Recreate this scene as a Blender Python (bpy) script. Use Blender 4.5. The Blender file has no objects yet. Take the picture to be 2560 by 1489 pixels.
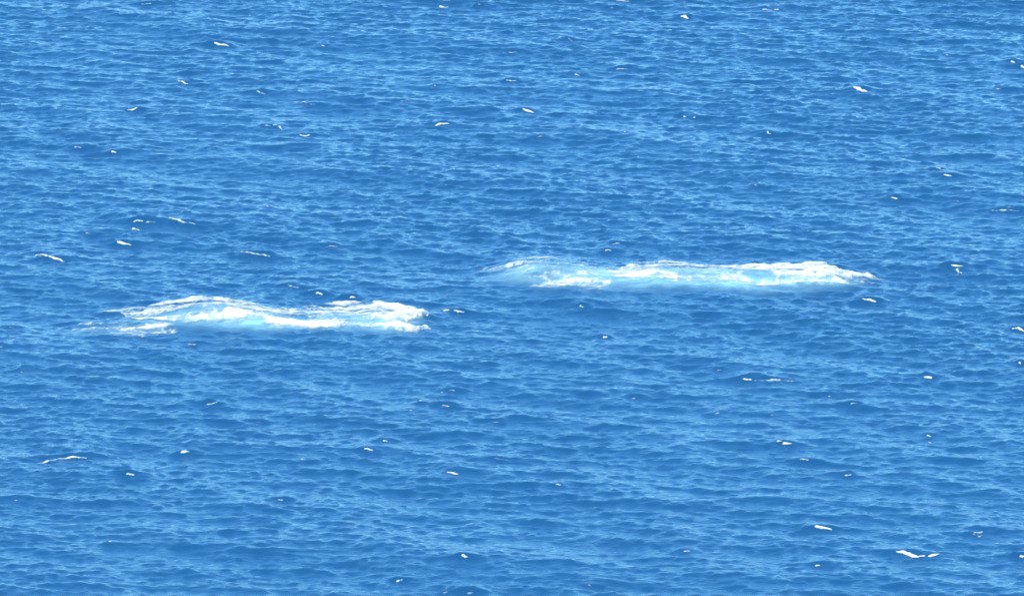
import bpy, math, random
import numpy as np

# ------------------------------------------------------------------ camera, sky, sun, exposure
SC = bpy.context.scene
COL = SC.collection
CAM_H, PITCH, HFOV = 150.0, math.radians(12.0), math.radians(6.9)
cam_d = bpy.data.cameras.new('camera')
cam_d.sensor_width = 36.0
cam_d.lens = 18.0 / math.tan(HFOV / 2)
cam_d.clip_start, cam_d.clip_end = 1.0, 90000.0
cam = bpy.data.objects.new('camera', cam_d)
cam.location = (0, 0, CAM_H)
cam.rotation_euler = (math.pi / 2 - PITCH, 0, 0)
COL.objects.link(cam)
SC.camera = cam

SUN_EL, SUN_AZ = math.radians(48), math.radians(205)      # azimuth from +Y (view direction), clockwise
world = bpy.data.worlds.new('World')
SC.world = world
world.use_nodes = True
wn = world.node_tree
wn.nodes.clear()
sky = wn.nodes.new('ShaderNodeTexSky')
sky.sky_type = 'NISHITA'
sky.sun_disc = False
sky.sun_elevation = SUN_EL
sky.sun_rotation = SUN_AZ
sky.altitude = 100
sky.air_density = 1.0
sky.dust_density = 0.2
sky.ozone_density = 4.0
bg = wn.nodes.new('ShaderNodeBackground')
bg.inputs['Strength'].default_value = 0.15
wo = wn.nodes.new('ShaderNodeOutputWorld')
wn.links.new(sky.outputs[0], bg.inputs['Color'])
wn.links.new(bg.outputs[0], wo.inputs['Surface'])

sun_d = bpy.data.lights.new('sun', 'SUN')
sun_d.energy = 3.0
sun_d.angle = math.radians(0.53)
sun_d.color = (1.0, 0.965, 0.90)
sun = bpy.data.objects.new('sun', sun_d)
sun.location = (0, 0, 400)
sun.rotation_euler = (math.pi / 2 - SUN_EL, 0, math.pi - SUN_AZ)
COL.objects.link(sun)

SC.view_settings.view_transform = 'Standard'
SC.view_settings.look = 'None'
SC.view_settings.exposure = 0.94
SC.view_settings.gamma = 1.0
SC.view_settings.use_curve_mapping = False
SC.cycles.filter_width = 1.5
SC.cycles.use_denoising = True
SC.cycles.denoising_input_passes = 'RGB_ALBEDO_NORMAL'
SC.cycles.denoising_prefilter = 'ACCURATE'
SC.cycles.transparent_max_bounces = 24
SC.cycles.max_bounces = 6

rng = np.random.default_rng(11)

# ------------------------------------------------------------------ photo pixel <-> sea
TH = math.tan(HFOV / 2)
CP, SP = math.cos(PITCH), math.sin(PITCH)

def ray(u, v):
    """direction of the sight line through photo pixel u, v (2560 wide)"""
    a = (np.asarray(u, float) - 1280.0) / 1280.0 * TH
    b = (744.5 - np.asarray(v, float)) / 1280.0 * TH
    return a, CP + b * SP, -SP + b * CP

def plane_hit(u, v, z=0.0):
    dx, dy, dz = ray(u, v)
    t = (z - CAM_H) / dz
    return dx * t, dy * t

# ------------------------------------------------------------------ numpy noise
def _hash(ix, iy, seed):
    h = (ix.astype(np.int64) * 374761393 + iy.astype(np.int64) * 668265263 + seed * 974634777) & 0xFFFFFFFF
    h = ((h ^ (h >> 13)) * 1274126177) & 0xFFFFFFFF
    return ((h ^ (h >> 16)) & 0xFFFF) / 65535.0

def vnoise(x, y, seed=0):
    ix, iy = np.floor(x), np.floor(y)
    fx, fy = x - ix, y - iy
    fx = fx * fx * (3 - 2 * fx)
    fy = fy * fy * (3 - 2 * fy)
    a, b = _hash(ix, iy, seed), _hash(ix + 1, iy, seed)
    c, d = _hash(ix, iy + 1, seed), _hash(ix + 1, iy + 1, seed)
    return (a + (b - a) * fx) * (1 - fy) + (c + (d - c) * fx) * fy

def fbm(x, y, octv=4, seed=0, gain=0.55):
    s, w, t = 0.0, 1.0, 0.0
    for o in range(octv):
        k = 2.03 ** o
        s = s + w * vnoise(x * k + 17.3 * o, y * k - 9.1 * o, seed + o)
        t += w
        w *= gain
    return s / t

def sstep(a, b, x):
    t = np.clip((x - a) / (b - a), 0, 1)
    return t * t * (3 - 2 * t)

# ------------------------------------------------------------------ the wind sea: many trochoidal waves
BANDS = [  # wavelength range (m), rms slope, number of waves, spread (radians), choppiness, mean direction
    (30, 12, 0.028, 16, 0.32, 0.8, (-0.60, -0.80)),
    (12, 5, 0.046, 40, 0.5, 0.8, (-0.55, -0.83)),
    (5, 2.3, 0.078, 54, 0.7, 0.7, (-0.40, -0.92)),
    (2.3, 1.1, 0.114, 74, 0.7, 0.65, (-0.25, -0.97)),
    (1.1, 0.55, 0.130, 110, 0.75, 0.6, (-0.12, -0.99)),
]
WAVES = []
for lo, hi, slope, n, spread, chop, mean in BANDS:
    for i in range(n):
        lam = lo * (hi / lo) ** ((i + rng.random()) / n)
        k = 2 * math.pi / lam
        th = math.atan2(mean[1], mean[0]) + rng.normal() * spread
        amp = slope * math.sqrt(2.0 / n) / k
        WAVES.append((lam, k * math.cos(th), k * math.sin(th), amp, math.cos(th) * chop, math.sin(th) * chop,
                      rng.random() * 2 * math.pi))

def waves(x, y, cell=None):
    x = x.astype(np.float32)
    y = y.astype(np.float32)
    dx = np.zeros_like(x)
    dy = np.zeros_like(x)
    dz = np.zeros_like(x)
    gust = (0.62 + 0.76 * fbm(x * 0.035 + 3.1, y * 0.02, 3, 77)).astype(np.float32)
    for lam, kx, ky, a, cx, cy, ph in WAVES:
        p = np.float32(kx) * x + np.float32(ky) * (y - np.float32(720)) + np.float32(ph)
        s, c = np.sin(p), np.cos(p)
        if cell is not None:
            w = np.clip(lam / (2.0 * cell) - 1.0, 0, 1).astype(np.float32)
            s *= w
            c *= w
        if lam < 3.0:
            s *= gust
            c *= gust
        dz += np.float32(a) * c
        dx -= np.float32(a * cx) * s
        dy -= np.float32(a * cy) * s
    return dx, dy, dz

# local crests (added to the wind sea): centre, direction of the crest line, half length, half width, height
BUMPS = []

def bumps(x, y):
    z = np.zeros(x.shape, np.float64)
    dy = np.zeros(x.shape, np.float64)
    xf, yf, zf, df = x.ravel(), y.ravel(), z.ravel(), dy.ravel()
    for cx, cy, ux, uy, la, lw, h in BUMPS:
        r = 2.6 * max(la, lw)
        m = np.nonzero((np.abs(xf - cx) < r) & (np.abs(yf - cy) < r))[0]
        if not len(m):
            continue
        px, py = xf[m] - cx, yf[m] - cy
        a = px * ux + py * uy
        b = -px * uy + py * ux                     # + is away from the camera
        wd = np.where(b > 0, lw * 1.5, lw * 0.8)
        g = h * np.exp(-(a / la) ** 2) * np.exp(-np.abs(b / wd) ** 1.6)
        zf[m] += g
        df[m] -= 0.35 * g                          # leans over towards the camera
    return df.reshape(x.shape), zf.reshape(x.shape)

def surface(x, y, cell=None):
    """parameter point -> point of the sea surface"""
    dx, dy, dz = waves(x, y, cell)
    by, bz = bumps(x, y)
    return x + dx, y + dy + by, dz + bz

def height_at(X, Y, full=True):
    px, py = X.copy(), Y.copy()
    for _ in range(2):
        sx, sy, sz = surface(px, py)
        px += X - sx
        py += Y - sy
    return px, py, surface(px, py)[2]

def first_hit(us, vs):
    """where the sight lines through photo pixels first meet the rough sea: parameter coordinates"""
    us, vs = np.asarray(us, float), np.asarray(vs, float)
    gx, gy = plane_hit(us, vs)
    dx, dy, dz = ray(us, vs)
    off = np.linspace(-8, 8, 81)
    Y = gy[:, None] + off[None, :]
    X = (dx / dy)[:, None] * Y
    Z = CAM_H + (dz / dy)[:, None] * Y
    px, py, sz = height_at(X, Y)
    under = Z <= sz
    i = np.argmax(under, axis=1)
    r = np.arange(len(us))
    return px[r, i], py[r, i]

def smooth_hit(us, vs):
    """the same against the local crests only, without the wind sea"""
    us, vs = np.asarray(us, float), np.asarray(vs, float)
    gx, gy = plane_hit(us, vs)
    dx, dy, dz = ray(us, vs)
    off = np.linspace(-14, 6, 161)
    Y = gy[:, None] + off[None, :]
    X = (dx / dy)[:, None] * Y
    Z = CAM_H + (dz / dy)[:, None] * Y
    under = Z <= bumps(X, Y)[1]
    i = np.argmax(under, axis=1)
    r = np.arange(len(us))
    return X[r, i], Y[r, i]

# ------------------------------------------------------------------ materials
def new_mat(name):
    m = bpy.data.materials.new(name)
    m.use_nodes = True
    m.node_tree.nodes.clear()
    return m, m.node_tree.nodes, m.node_tree.links

def sea_material():
    m, N, L = new_mat('sea_water')
    out = N.new('ShaderNodeOutputMaterial')
    geo = N.new('ShaderNodeNewGeometry')
    mp = N.new('ShaderNodeMapping')
    mp.inputs['Rotation'].default_value = (0, 0, 0.55)
    mp.inputs['Scale'].default_value = (0.75, 1.25, 1.0)
    L.new(geo.outputs['Position'], mp.inputs['Vector'])
    n1 = N.new('ShaderNodeTexNoise')
    n1.inputs['Scale'].default_value = 2.0
    n1.inputs['Detail'].default_value = 4.0
    n1.inputs['Roughness'].default_value = 0.6
    L.new(mp.outputs[0], n1.inputs['Vector'])
    b1 = N.new('ShaderNodeBump')
    b1.inputs['Strength'].default_value = 1.0
    b1.inputs['Distance'].default_value = 0.09
    L.new(n1.outputs['Fac'], b1.inputs['Height'])
    # body of the water: light scattered up out of the depth, the same whatever way a facet leans
    col = N.new('ShaderNodeMixRGB')
    col.inputs[1].default_value = (0.011, 0.086, 0.200, 1)
    col.inputs[2].default_value = (0.34, 0.68, 0.73, 1)
    at = N.new('ShaderNodeAttribute')
    at.attribute_name = 'aeration'
    L.new(at.outputs['Fac'], col.inputs[0])
    up = N.new('ShaderNodeCombineXYZ')
    up.inputs[2].default_value = 1.0
    dif = N.new('ShaderNodeBsdfDiffuse')
    L.new(col.outputs[0], dif.inputs['Color'])
    L.new(up.outputs[0], dif.inputs['Normal'])
    gl = N.new('ShaderNodeBsdfGlossy')
    gl.inputs['Roughness'].default_value = 0.13
    gl.inputs['Color'].default_value = (0.46, 0.81, 1.0, 1)
    L.new(b1.outputs[0], gl.inputs['Normal'])
    fr = N.new('ShaderNodeFresnel')
    fr.inputs['IOR'].default_value = 1.333
    L.new(b1.outputs[0], fr.inputs['Normal'])
    mx = N.new('ShaderNodeMixShader')
    L.new(fr.outputs[0], mx.inputs[0])
    L.new(dif.outputs[0], mx.inputs[1])
    L.new(gl.outputs[0], mx.inputs[2])
    L.new(mx.outputs[0], out.inputs['Surface'])
    return m

def foam_material():
    m, N, L = new_mat('sea_foam')
    out = N.new('ShaderNodeOutputMaterial')
    at = N.new('ShaderNodeAttribute')
    at.attribute_name = 'thick'
    geo = N.new('ShaderNodeNewGeometry')
    n = N.new('ShaderNodeTexNoise')
    n.inputs['Scale'].default_value = 6.0
    n.inputs['Detail'].default_value = 3.0
    L.new(geo.outputs['Position'], n.inputs['Vector'])
    b = N.new('ShaderNodeBump')
    b.inputs['Strength'].default_value = 0.5
    b.inputs['Distance'].default_value = 0.05
    L.new(n.outputs['Fac'], b.inputs['Height'])
    p = N.new('ShaderNodeBsdfPrincipled')
    p.inputs['Roughness'].default_value = 0.7
    p.inputs['Specular IOR Level'].default_value = 0.3
    cm = N.new('ShaderNodeMixRGB')
    cm.inputs[1].default_value = (0.40, 0.62, 0.68, 1)       # a film of bubbles, tinted by the water it floats on
    cm.inputs[2].default_value = (0.60, 0.60, 0.565, 1)      # thick froth
    L.new(at.outputs['Fac'], cm.inputs[0])
    L.new(cm.outputs[0], p.inputs['Base Color'])
    L.new(at.outputs['Fac'], p.inputs['Alpha'])      # thin froth lets the water through
    L.new(b.outputs[0], p.inputs['Normal'])
    L.new(p.outputs[0], out.inputs['Surface'])
    return m

MAT_SEA = sea_material()
MAT_FOAM = foam_material()

# ------------------------------------------------------------------ mesh helper
def mesh_from(name, co, quads, mat, attrs=None):
    me = bpy.data.meshes.new(name)
    nq = len(quads)
    me.vertices.add(len(co))
    me.vertices.foreach_set('co', np.ascontiguousarray(co, np.float32).ravel())
    me.loops.add(nq * 4)
    me.loops.foreach_set('vertex_index', np.ascontiguousarray(quads, np.int32).ravel())
    me.polygons.add(nq)
    me.polygons.foreach_set('loop_start', np.arange(nq, dtype=np.int32) * 4)
    me.polygons.foreach_set('use_smooth', np.ones(nq, bool))
    for k, v in (attrs or {}).items():
        a = me.attributes.new(k, 'FLOAT', 'POINT')
        a.data.foreach_set('value', np.ascontiguousarray(v, np.float32))
    me.update(calc_edges=True)
    me.materials.append(mat)
    return me

def grid_quads(nr, nc):
    i = np.arange(nr * nc).reshape(nr, nc)
    return np.stack([i[:-1, :-1], i[:-1, 1:], i[1:, 1:], i[1:, :-1]], -1).reshape(-1, 4)

def link(name, me, parent=None, loc=(0, 0, 0)):
    o = bpy.data.objects.new(name, me)
    COL.objects.link(o)
    o.location = loc
    if parent:
        o.parent = parent
    return o

# ------------------------------------------------------------------ the two sheets of broken water, traced on the sea
# stroke: name, intensity, half width in photo pixels (of height), raised froth (m), points
LEFT = dict(
    label='white broken wave left of centre, ragged left trail, forked frothy head on the right',
    strokes=[
        ('foam_head', 1.08, 7, .25, [(942, 756), (985, 767), (1020, 777), (1042, 782), (1060, 784)]),
        ('foam_head', 1.06, 6, .22, [(945, 812), (985, 811), (1020, 814), (1062, 815)]),
        ('foam_streak', 1.15, 8, .26, [(955, 783), (982, 792), (1005, 803)]),
        ('foam_streak', 1.0, 7, .24, [(995, 776), (1020, 785), (1042, 792)]),
        ('foam_streak', .95, 4, .10, [(875, 785), (900, 788), (940, 793), (965, 796)]),
        ('foam_streak', .95, 4.5, .12, [(848, 760), (880, 762), (930, 761)]),
        ('foam_crest', 1.55, 6.5, .18, [(575, 786), (590, 784), (610, 780), (640, 785), (670, 797), (700, 808), (740, 813), (790, 813), (850, 808)]),
        ('foam_streak', 1.15, 4.5, .10, [(480, 791), (540, 791), (592, 785)]),
        ('foam_crest', .80, 5, .10, [(405, 759), (450, 754), (490, 751), (530, 749), (560, 753), (600, 757), (640, 763), (658, 770)]),
        ('foam_streak', .82, 4.5, .08, [(275, 775), (310, 777), (345, 774), (375, 769), (405, 761)]),
        ('foam_streak', .85, 4.5, .08, [(325, 782), (370, 782), (420, 780), (462, 783)]),
        ('foam_streak', .85, 4.5, .08, [(690, 779), (720, 781), (760, 782), (805, 784)]),
        ('foam_streak', .85, 5, .10, [(815, 764), (845, 773), (875, 779)]),
        ('foam_streak', .6, 4, .05, [(735, 819), (800, 820), (870, 813), (940, 815)]),
        ('foam_trail', 1.0, 5, .04, [(200, 820), (240, 817), (290, 815), (325, 817)]),
        ('foam_trail', 1.05, 6, .06, [(300, 822), (340, 823), (375, 821), (415, 817)]),
        ('foam_trail', .95, 6, .04, [(225, 830), (290, 832), (340, 832), (400, 829)]),
    ],
    lace=[(.42, [(140, 828), (200, 806), (290, 800), (430, 806), (440, 826), (350, 842), (215, 836)]),
          (.62, [(175, 826), (215, 808), (290, 804), (420, 808), (430, 822), (350, 838), (215, 832)]),
          (.8, [(275, 771), (345, 769), (385, 757), (440, 751), (530, 746), (640, 756), (665, 769), (790, 763), (840, 753),
                 (945, 753), (1000, 764), (1040, 780), (1050, 790), (1020, 803), (1040, 818), (950, 818), (900, 814),
                 (830, 821), (740, 821), (690, 812), (640, 798), (590, 792), (520, 797), (440, 800), (340, 795), (300, 783)])],
    ridge=[(330, 800, .25), (420, 796, .55), (500, 792, .85), (570, 792, .85), (640, 796, .55), (720, 800, .25), (800, 800, .25),
           (880, 800, .45), (950, 800, .75), (1010, 806, .55)],
    aer=[(520, 793, 60, 9, .5), (630, 800, 60, 12, .95), (690, 816, 60, 10, .8), (770, 806, 90, 14, .6), (560, 775, 90, 14, .6),
         (420, 790, 110, 14, .45), (880, 795, 90, 20, .6), (980, 800, 60, 16, .7), (310, 822, 110, 10, .35), (620, 815, 70, 9, .35)])
RIGHT = dict(
    label='long white broken wave right of centre, thick froth tapering to a point on the right',
    strokes=[
        ('foam_crest', .45, 3, .03, [(1218, 677), (1240, 666), (1265, 660), (1300, 655), (1340, 650), (1400, 649), (1440, 656), (1485, 662)]),
        ('foam_crest', 1.05, 4, .08, [(1560, 664), (1600, 655), (1650, 652), (1700, 653), (1755, 657)]),
        ('foam_streak', 1.1, 6, .12, [(1752, 660), (1792, 666)]),
        ('foam_streak', 1.3, 4.5, .10, [(1545, 688), (1580, 689), (1630, 689), (1680, 687), (1722, 681)]),
        ('foam_streak', 1.05, 4, .07, [(1650, 694), (1700, 701), (1760, 703), (1810, 697), (1832, 693)]),
        ('foam_trail', 1.08, 7, .04, [(1335, 715), (1380, 714), (1430, 716)]),
        ('foam_trail', 1.15, 8, .05, [(1420, 714), (1470, 716), (1520, 711)]),
        ('foam_trail', .9, 6, .04, [(1380, 706), (1440, 704), (1500, 702)]),
        ('foam_trail', .9, 5, .04, [(1410, 694), (1450, 691), (1490, 688)]),
        ('foam_crest', 1.1, 4.5, .10, [(1795, 658), (1850, 657), (1905, 661)]),
        ('foam_head', 1.02, 7, .24, [(1905, 669), (1940, 664), (1980, 661), (2020, 663), (2060, 662), (2085, 667)]),
        ('foam_head', 1.14, 11, .27, [(2040, 672), (2085, 677), (2125, 684), (2155, 687), (2168, 688)]),
        ('foam_head', 1.0, 7, .22, [(2010, 692), (2060, 698), (2100, 696), (2142, 691)]),
        ('foam_streak', 1.0, 6, .16, [(1910, 674), (1960, 681), (2015, 685)]),
        ('foam_streak', .9, 5, .20, [(1885, 706), (1925, 708), (1960, 705), (2000, 701), (2040, 703)]),
    ],
    lace=[(.36, [(1190, 676), (1240, 662), (1300, 676), (1340, 700), (1330, 722), (1260, 700)]),
          (.56, [(1215, 675), (1265, 658), (1340, 648), (1400, 647), (1480, 660), (1550, 664), (1540, 702), (1500, 719),
                 (1430, 722), (1350, 720), (1380, 702), (1300, 692)]),
          (.78, [(1550, 664), (1600, 653), (1660, 650), (1760, 655), (1880, 655), (1900, 670), (1860, 680), (1880, 690), (1900, 708),
                (1800, 706), (1700, 706), (1600, 698), (1530, 700)]),
          (.92, [(1880, 656), (1980, 656), (2060, 657), (2090, 668), (2165, 686), (2160, 694), (2080, 706), (1980, 708), (1900, 712),
                 (1890, 696), (1950, 690), (1960, 680), (1890, 676)])],
    ridge=[(1260, 694, .4), (1330, 690, .85), (1400, 690, .95), (1470, 694, .6), (1550, 694, .4), (1630, 694, .7), (1710, 694, .75),
           (1800, 694, .75), (1890, 694, .75), (1970, 694, .8), (2050, 694, .8), (2120, 698, .45)],
    aer=[(1360, 672, 110, 14, .45), (1450, 704, 110, 16, .6), (1600, 695, 110, 16, .75), (1720, 702, 110, 12, .75), (1820, 690, 120, 20, .8),
         (1850, 712, 100, 8, .6), (1950, 727, 70, 6, .35), (1980, 690, 120, 18, .7), (1500, 686, 90, 14, .6), (1280, 676, 60, 10, .3),
         (2060, 690, 70, 14, .6)])

M_PX = 2 * TH * CAM_H / SP / 2560.0          # metres across one photo pixel at the middle of the picture

AER = []
for P in (LEFT, RIGHT):
    for u, v, h in P['ridge']:
        x, y = plane_hit(u, v)
        BUMPS.append((float(x), float(y), 1.0, 0.0, 2.6, 3.2, h * 0.66))

# ------------------------------------------------------------------ whitecaps: brightness, half width px, strokes, label
W = []
def wc(b, hw, pts, label=None):
    strokes = pts if isinstance(pts[0], list) else [pts]
    W.append((b * (.86 if hw <= 2.5 else .95), hw, strokes, label))

# bright ones first: each singled out by its look and neighbours
wc(1.3, 4.5, [(537, 111), (548, 114), (569, 117)], 'bright thick whitecap dash alone near the top left of the sea')
wc(1.0, 3, [(446, 205), (458, 208), (469, 212)], 'thin slanting whitecap dash just above the small hooked whitecap at upper left')
wc(1.0, 3, [(320, 277), (330, 279), (342, 274)], 'small whitecap with an upturned right tip, left of the bright blunt whitecap')
wc(.75, 2.5, [(357, 12), (377, 12)], 'faint pale foam dash at the top edge, left part of the picture')
wc(.85, 2.5, [(644, 232), (662, 237)], 'faint slanting foam dash above the dotted foam ring at upper left')
wc(.85, 2, [[(735, 257), (746, 257)], [(757, 257), (768, 259)], [(777, 264), (790, 265)]], 'broken string of three faint foam flecks above the blunt whitecap with raised end')
wc(1.0, 3, [[(1090, 2), (1104, 1), (1123, 4)], [(1100, 17), (1120, 20)]], 'whitecap cut by the top edge left of the middle with a pale fleck below')
wc(.75, 2, [(1195, 15), (1222, 16)], 'faint thin foam dash near the top edge just left of the middle')
wc(1.05, 3, [(1531, 1), (1555, 2), (1573, 6)], 'bright thin whitecap line cut by the top edge right of the middle')
wc(.7, 2.5, [(1612, 33), (1630, 32)], 'faint foam smudge left of the bright oval whitecap near the top')
wc(1.2, 4, [(1702, 43), (1712, 45), (1720, 49)], 'bright oval whitecap near the top, left of the whitecap split in two')
wc(.8, 2.5, [(1421, 99), (1432, 105)], 'faint slanting foam fleck in the top strip just right of the middle')
wc(.75, 2.5, [(1273, 133), (1292, 133)], 'faint double foam smudge near the top centre')
wc(1.0, 3, [(1539, 175), (1558, 174), (1573, 175)], 'bright flat whitecap dash, level, above right of the bright centre-top whitecap')
wc(.9, 2.5, [(1437, 189), (1449, 192)], 'pale foam fleck just left of the level white dash')
wc(.9, 2.5, [(1268, 203), (1289, 205)], 'thin foam line ending in a bright dot, upper centre')
wc(.75, 2, [(1003, 255), (1027, 252)], 'faint rising foam thread above left of the humped whitecap')
wc(1.25, 4, [(1309, 275), (1318, 279), (1334, 283)], 'bright whitecap with a slim tail in the upper centre, right of the humped one')
wc(1.05, 3, [[(1908, 26), (1930, 27)], [(1938, 26), (1947, 26)]], 'whitecap split into a dash and a dot near the top right')
wc(.7, 2.5, [(1703, 9), (1722, 7)], 'faint foam smudge at the top edge above the bright oval whitecap')
wc(1.1, 3, [(2530, 157), (2539, 158)], 'small bright round whitecap near the right edge, upper part')
wc(1.1, 3.5, [(2554, 168), (2562, 173)], 'whitecap cut by the right edge in the upper part')
wc(1.35, 5, [(2133, 220), (2146, 224), (2158, 228), (2169, 231)], 'bright thick slanting whitecap, the largest in the upper right')
wc(.8, 2.5, [(2492, 224), (2503, 226)], 'faint foam smudge right of the thick slanting whitecap, near the right edge')
wc(.85, 2.5, [[(662, 317), (675, 318)], [(684, 316), (693, 315)], [(698, 319), (705, 325)]], 'broken dotted arc of foam left of the blunt whitecap with raised end')
wc(1.25, 3.5, [(750, 339), (763, 342), (774, 340)], 'bright blunt whitecap with a raised right end, upper left')
wc(1.0, 2.5, [(187, 371), (203, 373)], 'thin small foam dash near the left edge, left of the small oval whitecap')
wc(1.15, 3.5, [(280, 380), (292, 383)], 'small bright oval whitecap at upper left, below the upturned one')
wc(.75, 2.5, [(737, 522), (750, 525)], 'faint foam smudge above the dark humps at left, mid height')
wc(1.1, 3.5, [[(333, 557), (345, 552), (357, 554)], [(334, 574), (346, 577)]], 'white foam arc over a dark wave face with a bright fleck beneath, left')
wc(.7, 5, [(364, 558), (378, 557), (390, 559)], 'pale grey foam puff just right of the white foam arc')
wc(1.05, 3, [(424, 546), (440, 551), (462, 557), (492, 564)], 'long slanting white foam line right of the pale foam puff')
wc(.8, 2.5, [(216, 585), (234, 588)], 'faint foam dash below left of the white foam arc')
wc(1.2, 4, [(1088, 317), (1100, 312), (1112, 311), (1122, 312)], 'bright humped whitecap in the upper centre, rounded back and thin left tail')
wc(.85, 2.5, [(1342, 346), (1352, 343), (1358, 344)], 'faint little foam arc below the bright tailed whitecap, upper centre')
wc(.95, 3, [(1919, 332), (1926, 337)], 'small foam fleck left of the picture\'s right third, upper middle')
wc(.95, 2.5, [(2340, 421), (2350, 424), (2360, 427)], 'slanting foam dash, upper of two at the right')
wc(1.05, 3, [(2361, 438), (2369, 442), (2378, 443)], 'bright foam dash, lower of two at the right')
wc(1.05, 3, [(2228, 496), (2243, 498)], 'bright short foam dash at the right, below left of the slanting pair')
wc(.6, 3, [[(2515, 520), (2533, 520)], [(2480, 529), (2515, 529), (2548, 529)]], 'pale smeared foam streak at the right edge above the right broken wave')
wc(1.25, 5, [(92, 640), (104, 638), (116, 641)], 'large bright pointed whitecap near the left edge')
wc(1.0, 3, [(118, 642), (135, 649), (150, 652), (163, 655)], 'thin white tail slanting right from the large pointed whitecap at left')
wc(1.0, 3, [(293, 605), (302, 608), (312, 612), (329, 615)], 'slanting white foam line between the foam arc and the large pointed whitecap')
wc(1.0, 2.5, [(604, 632), (625, 634), (650, 638), (675, 642)], 'long nearly level white foam line above the left broken wave')
wc(1.0, 2.5, [(805, 619), (825, 617), (846, 619)], 'thin foam dash above the right half of the left broken wave')
wc(.85, 2.5, [(720, 713), (735, 719), (747, 719)], 'faint foam dash close above the middle of the left broken wave')
wc(1.0, 3, [(793, 735), (806, 737)], 'small foam dash on a dark wave just above the left broken wave')
wc(1.25, 4.5, [(876, 746), (882, 745), (888, 747)], 'bright foam blob right above the head of the left broken wave')
wc(1.05, 3, [[(1110, 779), (1122, 777)], [(1135, 779), (1145, 783), (1160, 782)]], 'pair of white foam dashes just right of the left broken wave')
wc(1.1, 2.5, [(1067, 792), (1071, 788)], 'bright speck in the dark notch at the tip of the left broken wave')
wc(.85, 2.5, [[(1531, 613), (1540, 609), (1549, 611)]], 'faint small foam arc above the middle of the right broken wave')
wc(1.05, 2.5, [(1515, 628), (1527, 629)], 'short bright foam dash just above the right broken wave')
wc(.9, 3, [(1452, 767), (1461, 770)], 'small foam fleck on a dark wavelet below the left end of the right broken wave')
wc(1.25, 3.5, [(1511, 844), (1516, 845)], 'bright round foam spot below the right broken wave, centre of the picture')
wc(.7, 3, [(470, 860), (488, 862)], 'faint foam smudge just below the left broken wave')
wc(.65, 3, [(25, 820), (45, 822)], 'faint foam smudge at the left edge beside the left broken wave\'s trail')
wc(1.1, 3, [[(2378, 667), (2390, 667), (2407, 668)], [(2393, 677), (2404, 684)]], 'whitecap of two pieces, level dash over slanting one, right of the right broken wave')
wc(1.15, 3.5, [(2158, 750), (2170, 750), (2189, 756)], 'bright whitecap below the tip of the right broken wave')
wc(.95, 2.5, [(2330, 722), (2338, 724)], 'small foam fleck between the two-piece whitecap and the one below the tip')
wc(1.05, 3, [(2530, 823), (2545, 821), (2553, 826), (2562, 830)], 'arched whitecap running off the right edge, below mid height')
wc(.95, 2.5, [[(518, 1012), (528, 1012)], [(532, 1010), (543, 1010)]], 'two tiny foam dashes in line on the lower left water')
wc(.9, 3.5, [(455, 1132), (473, 1133)], 'small pale foam patch on the lower left water, right of the long foam thread')
wc(.95, 2.8, [(95, 1159), (120, 1154), (150, 1147), (180, 1143), (215, 1145)], 'long thin faint foam thread arching across the lower left')
wc(1.0, 3, [(320, 1187), (335, 1190)], 'small whitecap below the right end of the long foam thread')
wc(.9, 2.5, [[(1103, 982), (1109, 981)], [(1126, 977), (1136, 978)]], 'pair of small foam flecks on a dark crest right below picture centre')
wc(1.0, 3, [(1108, 1014), (1124, 1018)], 'slanting bright foam dash under the pair of flecks, below picture centre')
wc(.8, 2.5, [(1236, 1056), (1247, 1056)], 'faint short foam dash right of the slanting bright dash, lower centre')
wc(.95, 2.5, [(1581, 997), (1591, 998)], 'small foam fleck left of the streaked whitecap, lower right of centre')
wc(1.15, 3.5, [(915, 1125), (930, 1127)], 'bright small whitecap lower centre, left of the thick lumpy one')
wc(1.1, 3, [(961, 1104), (967, 1105)], 'bright dot of foam just above right of the bright small whitecap, lower centre')
wc(1.35, 5, [(1118, 1183), (1130, 1182), (1142, 1186)], 'thick lumpy bright whitecap on a dark wave, lower centre')
wc(.7, 2, [(1236, 1147), (1258, 1150), (1277, 1154)], 'thin pale crest line right of the thick lumpy whitecap')
wc(.8, 2.5, [(1795, 927), (1802, 926)], 'faint foam speck at the top of the dark wave left of the streaked whitecap')
wc(1.1, 2.6, [(1859, 949), (1878, 951)], 'white foam dash at the head of a long pale streak, right of centre')
wc(.60, 6, [(1885, 952), (1940, 953), (2000, 954)], 'long pale bluish streak trailing right from the white dash')
wc(1.35, 5, [(2311, 944), (2318, 944), (2328, 947)], 'bright fat whitecap on a dark wave at the right')
wc(1.0, 3, [(2548, 909), (2551, 912)], 'small upright foam fleck near the right edge, above the fat whitecap\'s level')
wc(.95, 2.5, [(2129, 1010), (2146, 1010)], 'small level foam dash below left of the fat whitecap')
wc(.85, 2.5, [(1788, 1036), (1797, 1033)], 'small rising foam fleck below the streaked whitecap')
wc(1.05, 3, [[(1945, 1105), (1957, 1107)], [(1961, 1109), (1977, 1111)]], 'stepped pair of white foam dashes, lower right')
wc(1.0, 3, [[(2319, 1091), (2327, 1092)], [(2322, 1107), (2328, 1108)]], 'two foam flecks one above the other on a dark wave, lower right')
wc(1.05, 2.5, [(2002, 1151), (2021, 1152)], 'thin level foam dash below the stepped pair, lower right')
wc(1.1, 3, [(2114, 1189), (2127, 1190)], 'small bright foam dash right of and below the thin level dash, lower right')
wc(1.1, 3, [(698, 1251), (706, 1251)], 'small round foam spot on the lower left water, right of a dark wave')
wc(.9, 2.5, [(1393, 1214), (1402, 1215)], 'small foam fleck lower centre, right of the thick lumpy whitecap')
wc(1.0, 3, [(1157, 1394), (1166, 1395)], 'small foam fleck near the bottom, straight below the lumpy whitecap')
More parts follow.
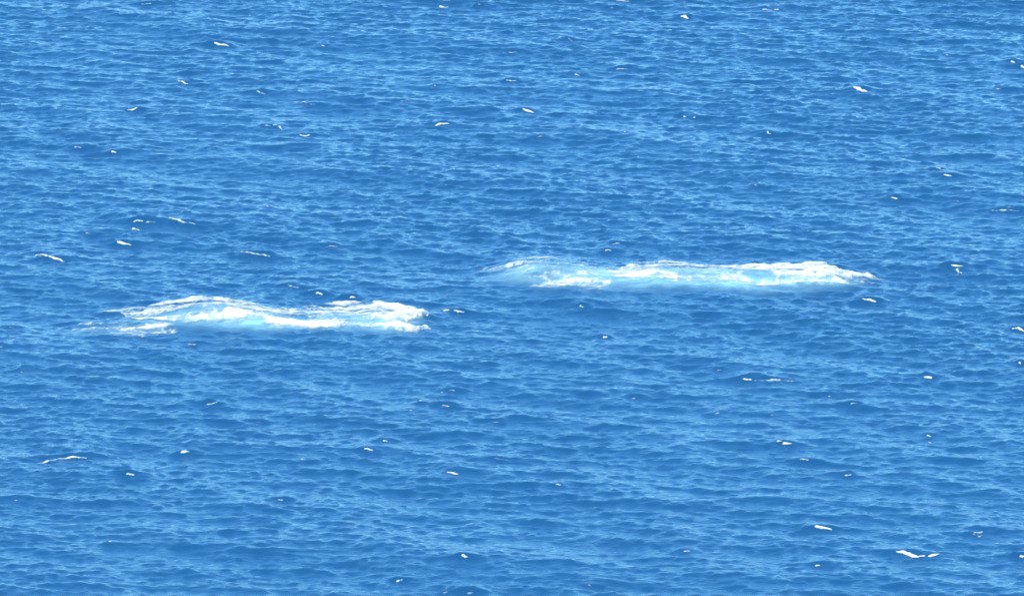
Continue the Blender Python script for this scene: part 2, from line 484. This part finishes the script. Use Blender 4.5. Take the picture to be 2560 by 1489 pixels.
wc(.9, 2.5, [(993, 1454), (1004, 1453)], 'small foam fleck close to the bottom edge, left of the middle')
wc(.75, 2.5, [[(1109, 1482), (1120, 1481)], [(1172, 1482), (1192, 1484)]], 'faint foam smears at the very bottom edge, near the middle')
wc(1.25, 4, [(2038, 1320), (2050, 1321), (2060, 1323), (2078, 1324)], 'bright ragged whitecap dash in the lower right, left of the curved one')
wc(1.0, 2.5, [[(2433, 1336), (2442, 1332), (2456, 1331)], [(2433, 1339), (2445, 1338)], [(2447, 1342), (2452, 1341)]], 'small broken ring of foam above right of the curved whitecap')
wc(1.3, 4, [[(2243, 1380), (2256, 1380), (2270, 1387), (2290, 1394), (2310, 1392)], [(2322, 1393), (2335, 1390), (2345, 1386)]], 'large curved whitecap sagging like a smile in the bottom right')
wc(1.15, 3.5, [(2043, 1415), (2050, 1415)], 'round foam spot below the bright ragged dash, bottom right')
wc(1.0, 2.5, [(1713, 1378), (1724, 1378)], 'small level foam fleck near the bottom, left of the ragged dash')
wc(1.0, 3, [(2552, 1392), (2562, 1393)], 'foam fleck cut by the right edge near the bottom')
wc(1.0, 2.5, [(0, 868), (7, 869)], 'foam fleck cut by the left edge below mid height')
# tiny dots of foam, told apart by place
for u, v, q in ((808, 116, 1.0), (784, 136, .9), (972, 45, 1.0), (1529, 21, .9), (1398, 94, 1.0), (1088, 215, 1.0),                 (2368, 139, 1.0), (2081, 236, .95), (2143, 294, .9), (1712, 293, .9),
                (1738, 295, .9), (151, 324, .9), (669, 517, .9), (1564, 332, .9),                 (2394, 504, .9), (2557, 496, 1.0), (1889, 465, .9),                 (54, 931, 1.0), (649, 1058, .9), (756, 1149, 1.0), (1052, 1001, 1.0), (1028, 1026, 1.0),
                (1460, 980, .9), (1698, 1118, 1.0), (2074, 992, .95), (1931, 1039, .85),
                (39, 1251, 1.0), (275, 1354, .95), (617, 1214, .9), (1474, 1466, .9),
                (2013, 1311, .95), ):
    wc(q * .92, 2.0, [(u - 2, v), (u + 3, v + 1)])


for b, hw, strokes, label in W:
    pts = max(strokes, key=lambda s: abs(s[-1][0] - s[0][0]))
    us, vs = [p[0] for p in pts], [p[1] for p in pts]
    x, y = first_hit([np.mean(us)], [np.mean(vs)])
    span = (max(us) - min(us)) * M_PX
    sl = np.clip((vs[-1] - vs[0]) / max(abs(us[-1] - us[0]), 6.0), -.3, .3) * np.sign(us[-1] - us[0] + .01)
    ux, uy = 1.0, -sl / SP * 0.5
    n = math.hypot(ux, uy)
    big = min(1.0, 0.35 + 0.12 * hw + span / 4.0)
    BUMPS.append((float(x[0]), float(y[0]) + 0.5, ux / n, uy / n, 0.9 + 0.75 * span, 0.75 + .35 * big, (0.10 + 0.22 * big * min(1, b)) * (1.0 if label else .5)))

# ------------------------------------------------------------------ the sea: one sheet to the horizon, fine where the photo looks
def sea():
    fine_a = np.arange(-0.080, 0.0801, 0.00022)
    side, a, st = [], 0.080, 0.001
    while a < 3.0:
        a += st
        st = min(st * 1.35, 0.16)
        side.append(a)
    side.append(math.pi)
    side = np.array(side)
    ang = np.concatenate([-side[::-1], fine_a, side])
    fine_r = np.arange(580.0, 892.0, 0.22)
    near, r, st = [], 580.0, 0.5
    while r > 20:
        r -= st
        st *= 1.18
        if r > 20:
            near.append(r)
    near.append(12.0)
    far, r, st = [], fine_r[-1], 0.5
    while r < 60000:
        r += st
        st *= 1.16
        far.append(r)
    rad = np.concatenate([np.array(near)[::-1], fine_r, np.array(far)])
    R, A = np.meshgrid(rad, ang, indexing='ij')
    X, Y = R * np.sin(A), R * np.cos(A)
    cell = np.maximum(np.gradient(rad)[:, None], R * np.gradient(ang)[None, :])
    fine = (np.abs(A) < 0.0803) & (R > 579.9) & (R < 892.1)
    px, py, pz = X.copy(), Y.copy(), np.zeros_like(X)
    px[fine], py[fine], pz[fine] = surface(X[fine], Y[fine])
    c = ~fine
    px[c], py[c], pz[c] = surface(X[c], Y[c], cell[c])
    aer = np.zeros(X.shape)
    for P in (LEFT, RIGHT):
        for u, v, ru, rv, s in P['aer']:
            cx, cy = smooth_hit([u], [v])
            sx, sy = ru * M_PX, rv * M_PX / SP
            m = (np.abs(X - cx) < 3 * sx) & (np.abs(Y - cy) < 3 * sy)
            q = ((X[m] - cx) / sx) ** 2 + ((Y[m] - cy) / sy) ** 2
            aer[m] = 1 - (1 - aer[m]) * (1 - s * np.exp(-q * 1.1))
    m = aer > 0.01
    aer[m] *= (0.5 + .6 * sstep(.25, .75, fbm(X[m] * .35, Y[m] * .7, 4, 5, .7))) * (.62 + .76 * fbm(X[m] * 1.7, Y[m] * 1.7, 3, 8, .7))
    aer = np.clip(aer, 0, 1)
    co = np.stack([px.ravel(), py.ravel(), pz.ravel()], -1)
    me = mesh_from('sea', co, grid_quads(*X.shape), MAT_SEA, {'aeration': aer.ravel()})
    o = link('sea', me)
    o['kind'] = 'structure'
    o['label'] = 'deep blue wind-ruffled open sea filling the whole view'
    return o
sea()

# ------------------------------------------------------------------ foam
def seg_dist(x, y, pts, hw):
    """distance to a polyline with a half width at each point, as a share of that half width; 0 on the line, 1 at its edge"""
    best = np.full(x.shape, 9.0)
    for i in range(max(1, len(pts) - 1)):
        (ax, ay), (bx, by) = pts[i], pts[min(i + 1, len(pts) - 1)]
        vx, vy = bx - ax, by - ay
        L2 = vx * vx + vy * vy + 1e-9
        t = np.clip(((x - ax) * vx + (y - ay) * vy) / L2, 0, 1)
        w = hw[i] + (hw[min(i + 1, len(hw) - 1)] - hw[i]) * t
        d = np.hypot(x - ax - t * vx, y - ay - t * vy) / w
        best = np.minimum(best, d)
    return best

def in_poly(x, y, poly):
    c = np.zeros(x.shape, bool)
    n = len(poly)
    for i in range(n):
        x1, y1 = poly[i]
        x2, y2 = poly[(i + 1) % n]
        k = ((y1 > y) != (y2 > y))
        with np.errstate(divide='ignore', invalid='ignore'):
            c ^= k & (x < (x2 - x1) * (y - y1) / (y2 - y1) + x1)
    return c

def foam_mesh(name, X, Y, f, lift, owner, which, loc, min_f=-0.24, top=.6):
    """keep the cells of the foam grid that carry foam (f > 0) and belong to one piece"""
    nr, nc = X.shape
    keepv = (f > min_f)
    kq = (keepv[:-1, :-1].astype(int) + keepv[:-1, 1:] + keepv[1:, 1:] + keepv[1:, :-1]) >= 3
    if which is not None:
        kq &= owner[:-1, :-1] == which
    q = grid_quads(nr, nc)[kq.ravel()]
    if len(q) < 4:
        return None
    used, inv = np.unique(q.ravel(), return_inverse=True)
    x, y = X.ravel()[used], Y.ravel()[used]
    fv = f.ravel()[used]
    lf = lift.ravel()[used]
    sx, sy, sz = surface(x, y)
    co = np.stack([sx - loc[0], sy - 0.25 * lf - loc[1], sz + lf - loc[2]], -1)
    return mesh_from(name, co, inv.reshape(-1, 4), MAT_FOAM, {'thick': sstep(min_f, top, fv)})

def whitewater(P, seed):
    dxg, dyg = 0.055, 0.10
    lines = []
    for name, inten, hw, lift, pts in P['strokes']:
        x, y = smooth_hit([p[0] for p in pts], [p[1] for p in pts])
        lines.append((list(zip(x, y)), hw * (1.0 if name == 'foam_head' else 1.25) * M_PX / SP))
    polys = []
    for base, pts in P['lace']:
        x, y = smooth_hit([p[0] for p in pts], [p[1] for p in pts])
        polys.append((base, list(zip(x, y))))
    allx = [q[0] for l, _ in lines for q in l] + [q[0] for _, p in polys for q in p]
    ally = [q[1] for l, _ in lines for q in l] + [q[1] for _, p in polys for q in p]
    X, Y = np.meshgrid(np.arange(min(allx) - 2.5, max(allx) + 2.5, dxg), np.arange(min(ally) - 2.5, max(ally) + 2.5, dyg))
    # ragged edges: shift the lookup about
    wx = X + 1.3 * (fbm(X * .55, Y * .55, 3, seed) - .5)
    wy = Y + 1.7 * (fbm(X * .5, Y * .5, 3, seed + 9) - .5)
    dens = np.zeros(X.shape)
    lift = np.zeros(X.shape)
    owner = np.full(X.shape, -1)
    for k, (line, hw) in enumerate(lines):
        inten, h = P['strokes'][k][1] * (1.0 if P['strokes'][k][0] == 'foam_head' else .86), P['strokes'][k][3]
        n = len(line)
        tw = [hw * (.45 if (i in (0, n - 1)) else 1.0) for i in range(n)]
        d = seg_dist(wx, wy, line, tw)
        g = inten * sstep(1.95, 0.0, d) * (.72 + .62 * fbm(X * .28, Y * .28, 3, seed + 70 + k))
        lift = np.maximum(lift, h * (1.0 if P['strokes'][k][0] == 'foam_head' else .45) * np.sqrt(np.clip(1 - (d / 1.35) ** 2, 0, 1)))
        owner = np.where(g > np.maximum(dens, .2), k, owner)
        dens = np.maximum(dens, g)
    lace = np.zeros(X.shape)
    for base, p in polys:
        lace = np.maximum(lace, base * in_poly(wx, wy, p))
    sheet = len(lines)
    owner = np.where((owner < 0) | (lace > dens), sheet, owner)
    dens = np.maximum(dens, lace)
    big = fbm(X * .35, Y * .35, 4, seed + 3)
    cells = np.abs(fbm(X * .9, Y * .9, 3, seed + 20) - .5) * 2            # web of froth round open cells
    fine = vnoise(X * 5.1, Y * 4.3, seed + 31)
    strk = fbm(X * .2, Y * 1.15, 4, seed + 50)                            # drawn out along the crest
    finer = vnoise(X * 10.3, Y * 8.1, seed + 61)
    f = dens - (-.02 + .22 * sstep(.25, .75, big) + .5 * sstep(.28, .7, strk) + .26 * sstep(.0, .35, cells) + .24 * fine + .16 * finer)
    f = np.where(dens > .05, f, -1)
    lump = .45 + .9 * fbm(X * 1.1, Y * 1.1, 4, seed + 40)
    lf = np.clip(f * 2.2, 0, 1) * lift * lump + .02 + .035 * np.clip(f * 3, 0, 1)
    cx, cy = float(np.mean(allx)), float(np.mean(ally))
    root = bpy.data.objects.new('broken_wave', None)
    root.empty_display_size = 0.5
    COL.objects.link(root)
    root.location = (cx, cy, 0)
    root['label'] = P['label']
    root['category'] = 'whitewater'
    root['group'] = 'broken waves on the open sea'
    for k in range(sheet + 1):
        nm = P['strokes'][k][0] if k < sheet else 'foam_lace'
        me = foam_mesh(nm, X, Y, f, lf, owner, k, (cx, cy, 0))
        if me:
            o = link(nm, me, root)
            if nm != 'foam_head':
                o['kind'] = 'stuff'            # a web of froth too fine to pick apart
whitewater(LEFT, 100)
whitewater(RIGHT, 300)

ORD = ['leftmost', 'second', 'third', 'fourth', 'fifth', 'sixth', 'seventh', 'eighth', 'ninth', 'tenth', 'eleventh', 'twelfth']
ROWS = ('near the top', 'above mid height', 'below mid height', 'near the bottom')
COLS = ('left third', 'centre third', 'right third')

def zone(i):
    u, v = W[i][2][0][0]
    return (int(np.searchsorted((310, 700, 1100), v)), int(np.searchsorted((853, 1707), u)))

def dot_label(i):
    z = zone(i)
    same = sorted((j for j in range(len(W)) if W[j][3] is None and zone(j) == z), key=lambda j: W[j][2][0][0])
    where = ROWS[z[0]] + ', ' + COLS[z[1]]
    if len(same) == 1:
        return 'the one lone tiny white dot of foam ' + where
    return 'tiny white foam dot %s, %s dot there from the left' % (where, ORD[same.index(i)])

def whitecap(i, b, hw, strokes, label):
    seed = 1000 + i * 7
    parts = []
    for s in strokes:
        us, vs = [p[0] for p in s], [p[1] for p in s]
        x, y = first_hit(us, vs)
        parts.append(list(zip(x, y)))
    w = hw * M_PX / SP * .27
    lx, ly = [q[0] for p in parts for q in p], [q[1] for p in parts for q in p]
    cx, cy = float(np.mean(lx)), float(np.mean(ly))
    sz = float(surface(np.array([cx]), np.array([cy]))[2][0])
    meshes = []
    for j, line in enumerate(parts):
        xs, ys = [q[0] for q in line], [q[1] for q in line]
        m = 2.0 * w + .25
        X, Y = np.meshgrid(np.arange(min(xs) - m, max(xs) + m, .045), np.arange(min(ys) - m, max(ys) + m, .07))
        wx = X + .5 * w * (fbm(X * 1.6, Y * 1.6, 3, seed) - .5) * 2
        wy = Y + .7 * w * (fbm(X * 1.5, Y * 1.5, 3, seed + 5) - .5) * 2
        n = len(line)
        tw = [w * (.45 if (q in (0, n - 1) and n > 2) else .6 if (q == n - 1 and n > 1) else 1.0) for q in range(n)]
        d = seg_dist(wx, wy, line, tw)
        dens = b * sstep(1.9, .0, d) * (.45 + 1.05 * fbm(X * .8, Y * .8, 3, seed + 3))
        f = dens - (.04 + .42 * fbm(X * 1.5, Y * 1.5, 3, seed + 11) + .4 * vnoise(X * 7, Y * 5, seed + 17))
        lf = np.clip(f * 3, 0, 1) * (.03 + .12 * w) * (.5 + fbm(X * 2, Y * 2, 3, seed + 23)) + .025
        f = np.where(dens > .03, f, -1)
        me = foam_mesh('whitecap', X, Y, f, lf, None, None, (cx, cy, sz), -.15, .55)
        if me:
            meshes.append(me)
    if not meshes:
        print('empty whitecap', i, label)
        return
    if len(meshes) == 1:
        o = link('whitecap', meshes[0], None, (cx, cy, sz))
    else:
        o = bpy.data.objects.new('whitecap', None)
        COL.objects.link(o)
        o.location = (cx, cy, sz)
        for me in meshes:
            me.name = 'foam_fleck'
            link('foam_fleck', me, o)
    o['category'] = 'whitecap'
    if label:
        o['label'] = label
        o['group'] = 'whitecaps scattered over the sea'
    else:
        o['label'] = dot_label(i)
        o['group'] = 'tiny flecks of foam'

for i, (b, hw, strokes, label) in enumerate(W):
    whitecap(i, b, hw, strokes, label)
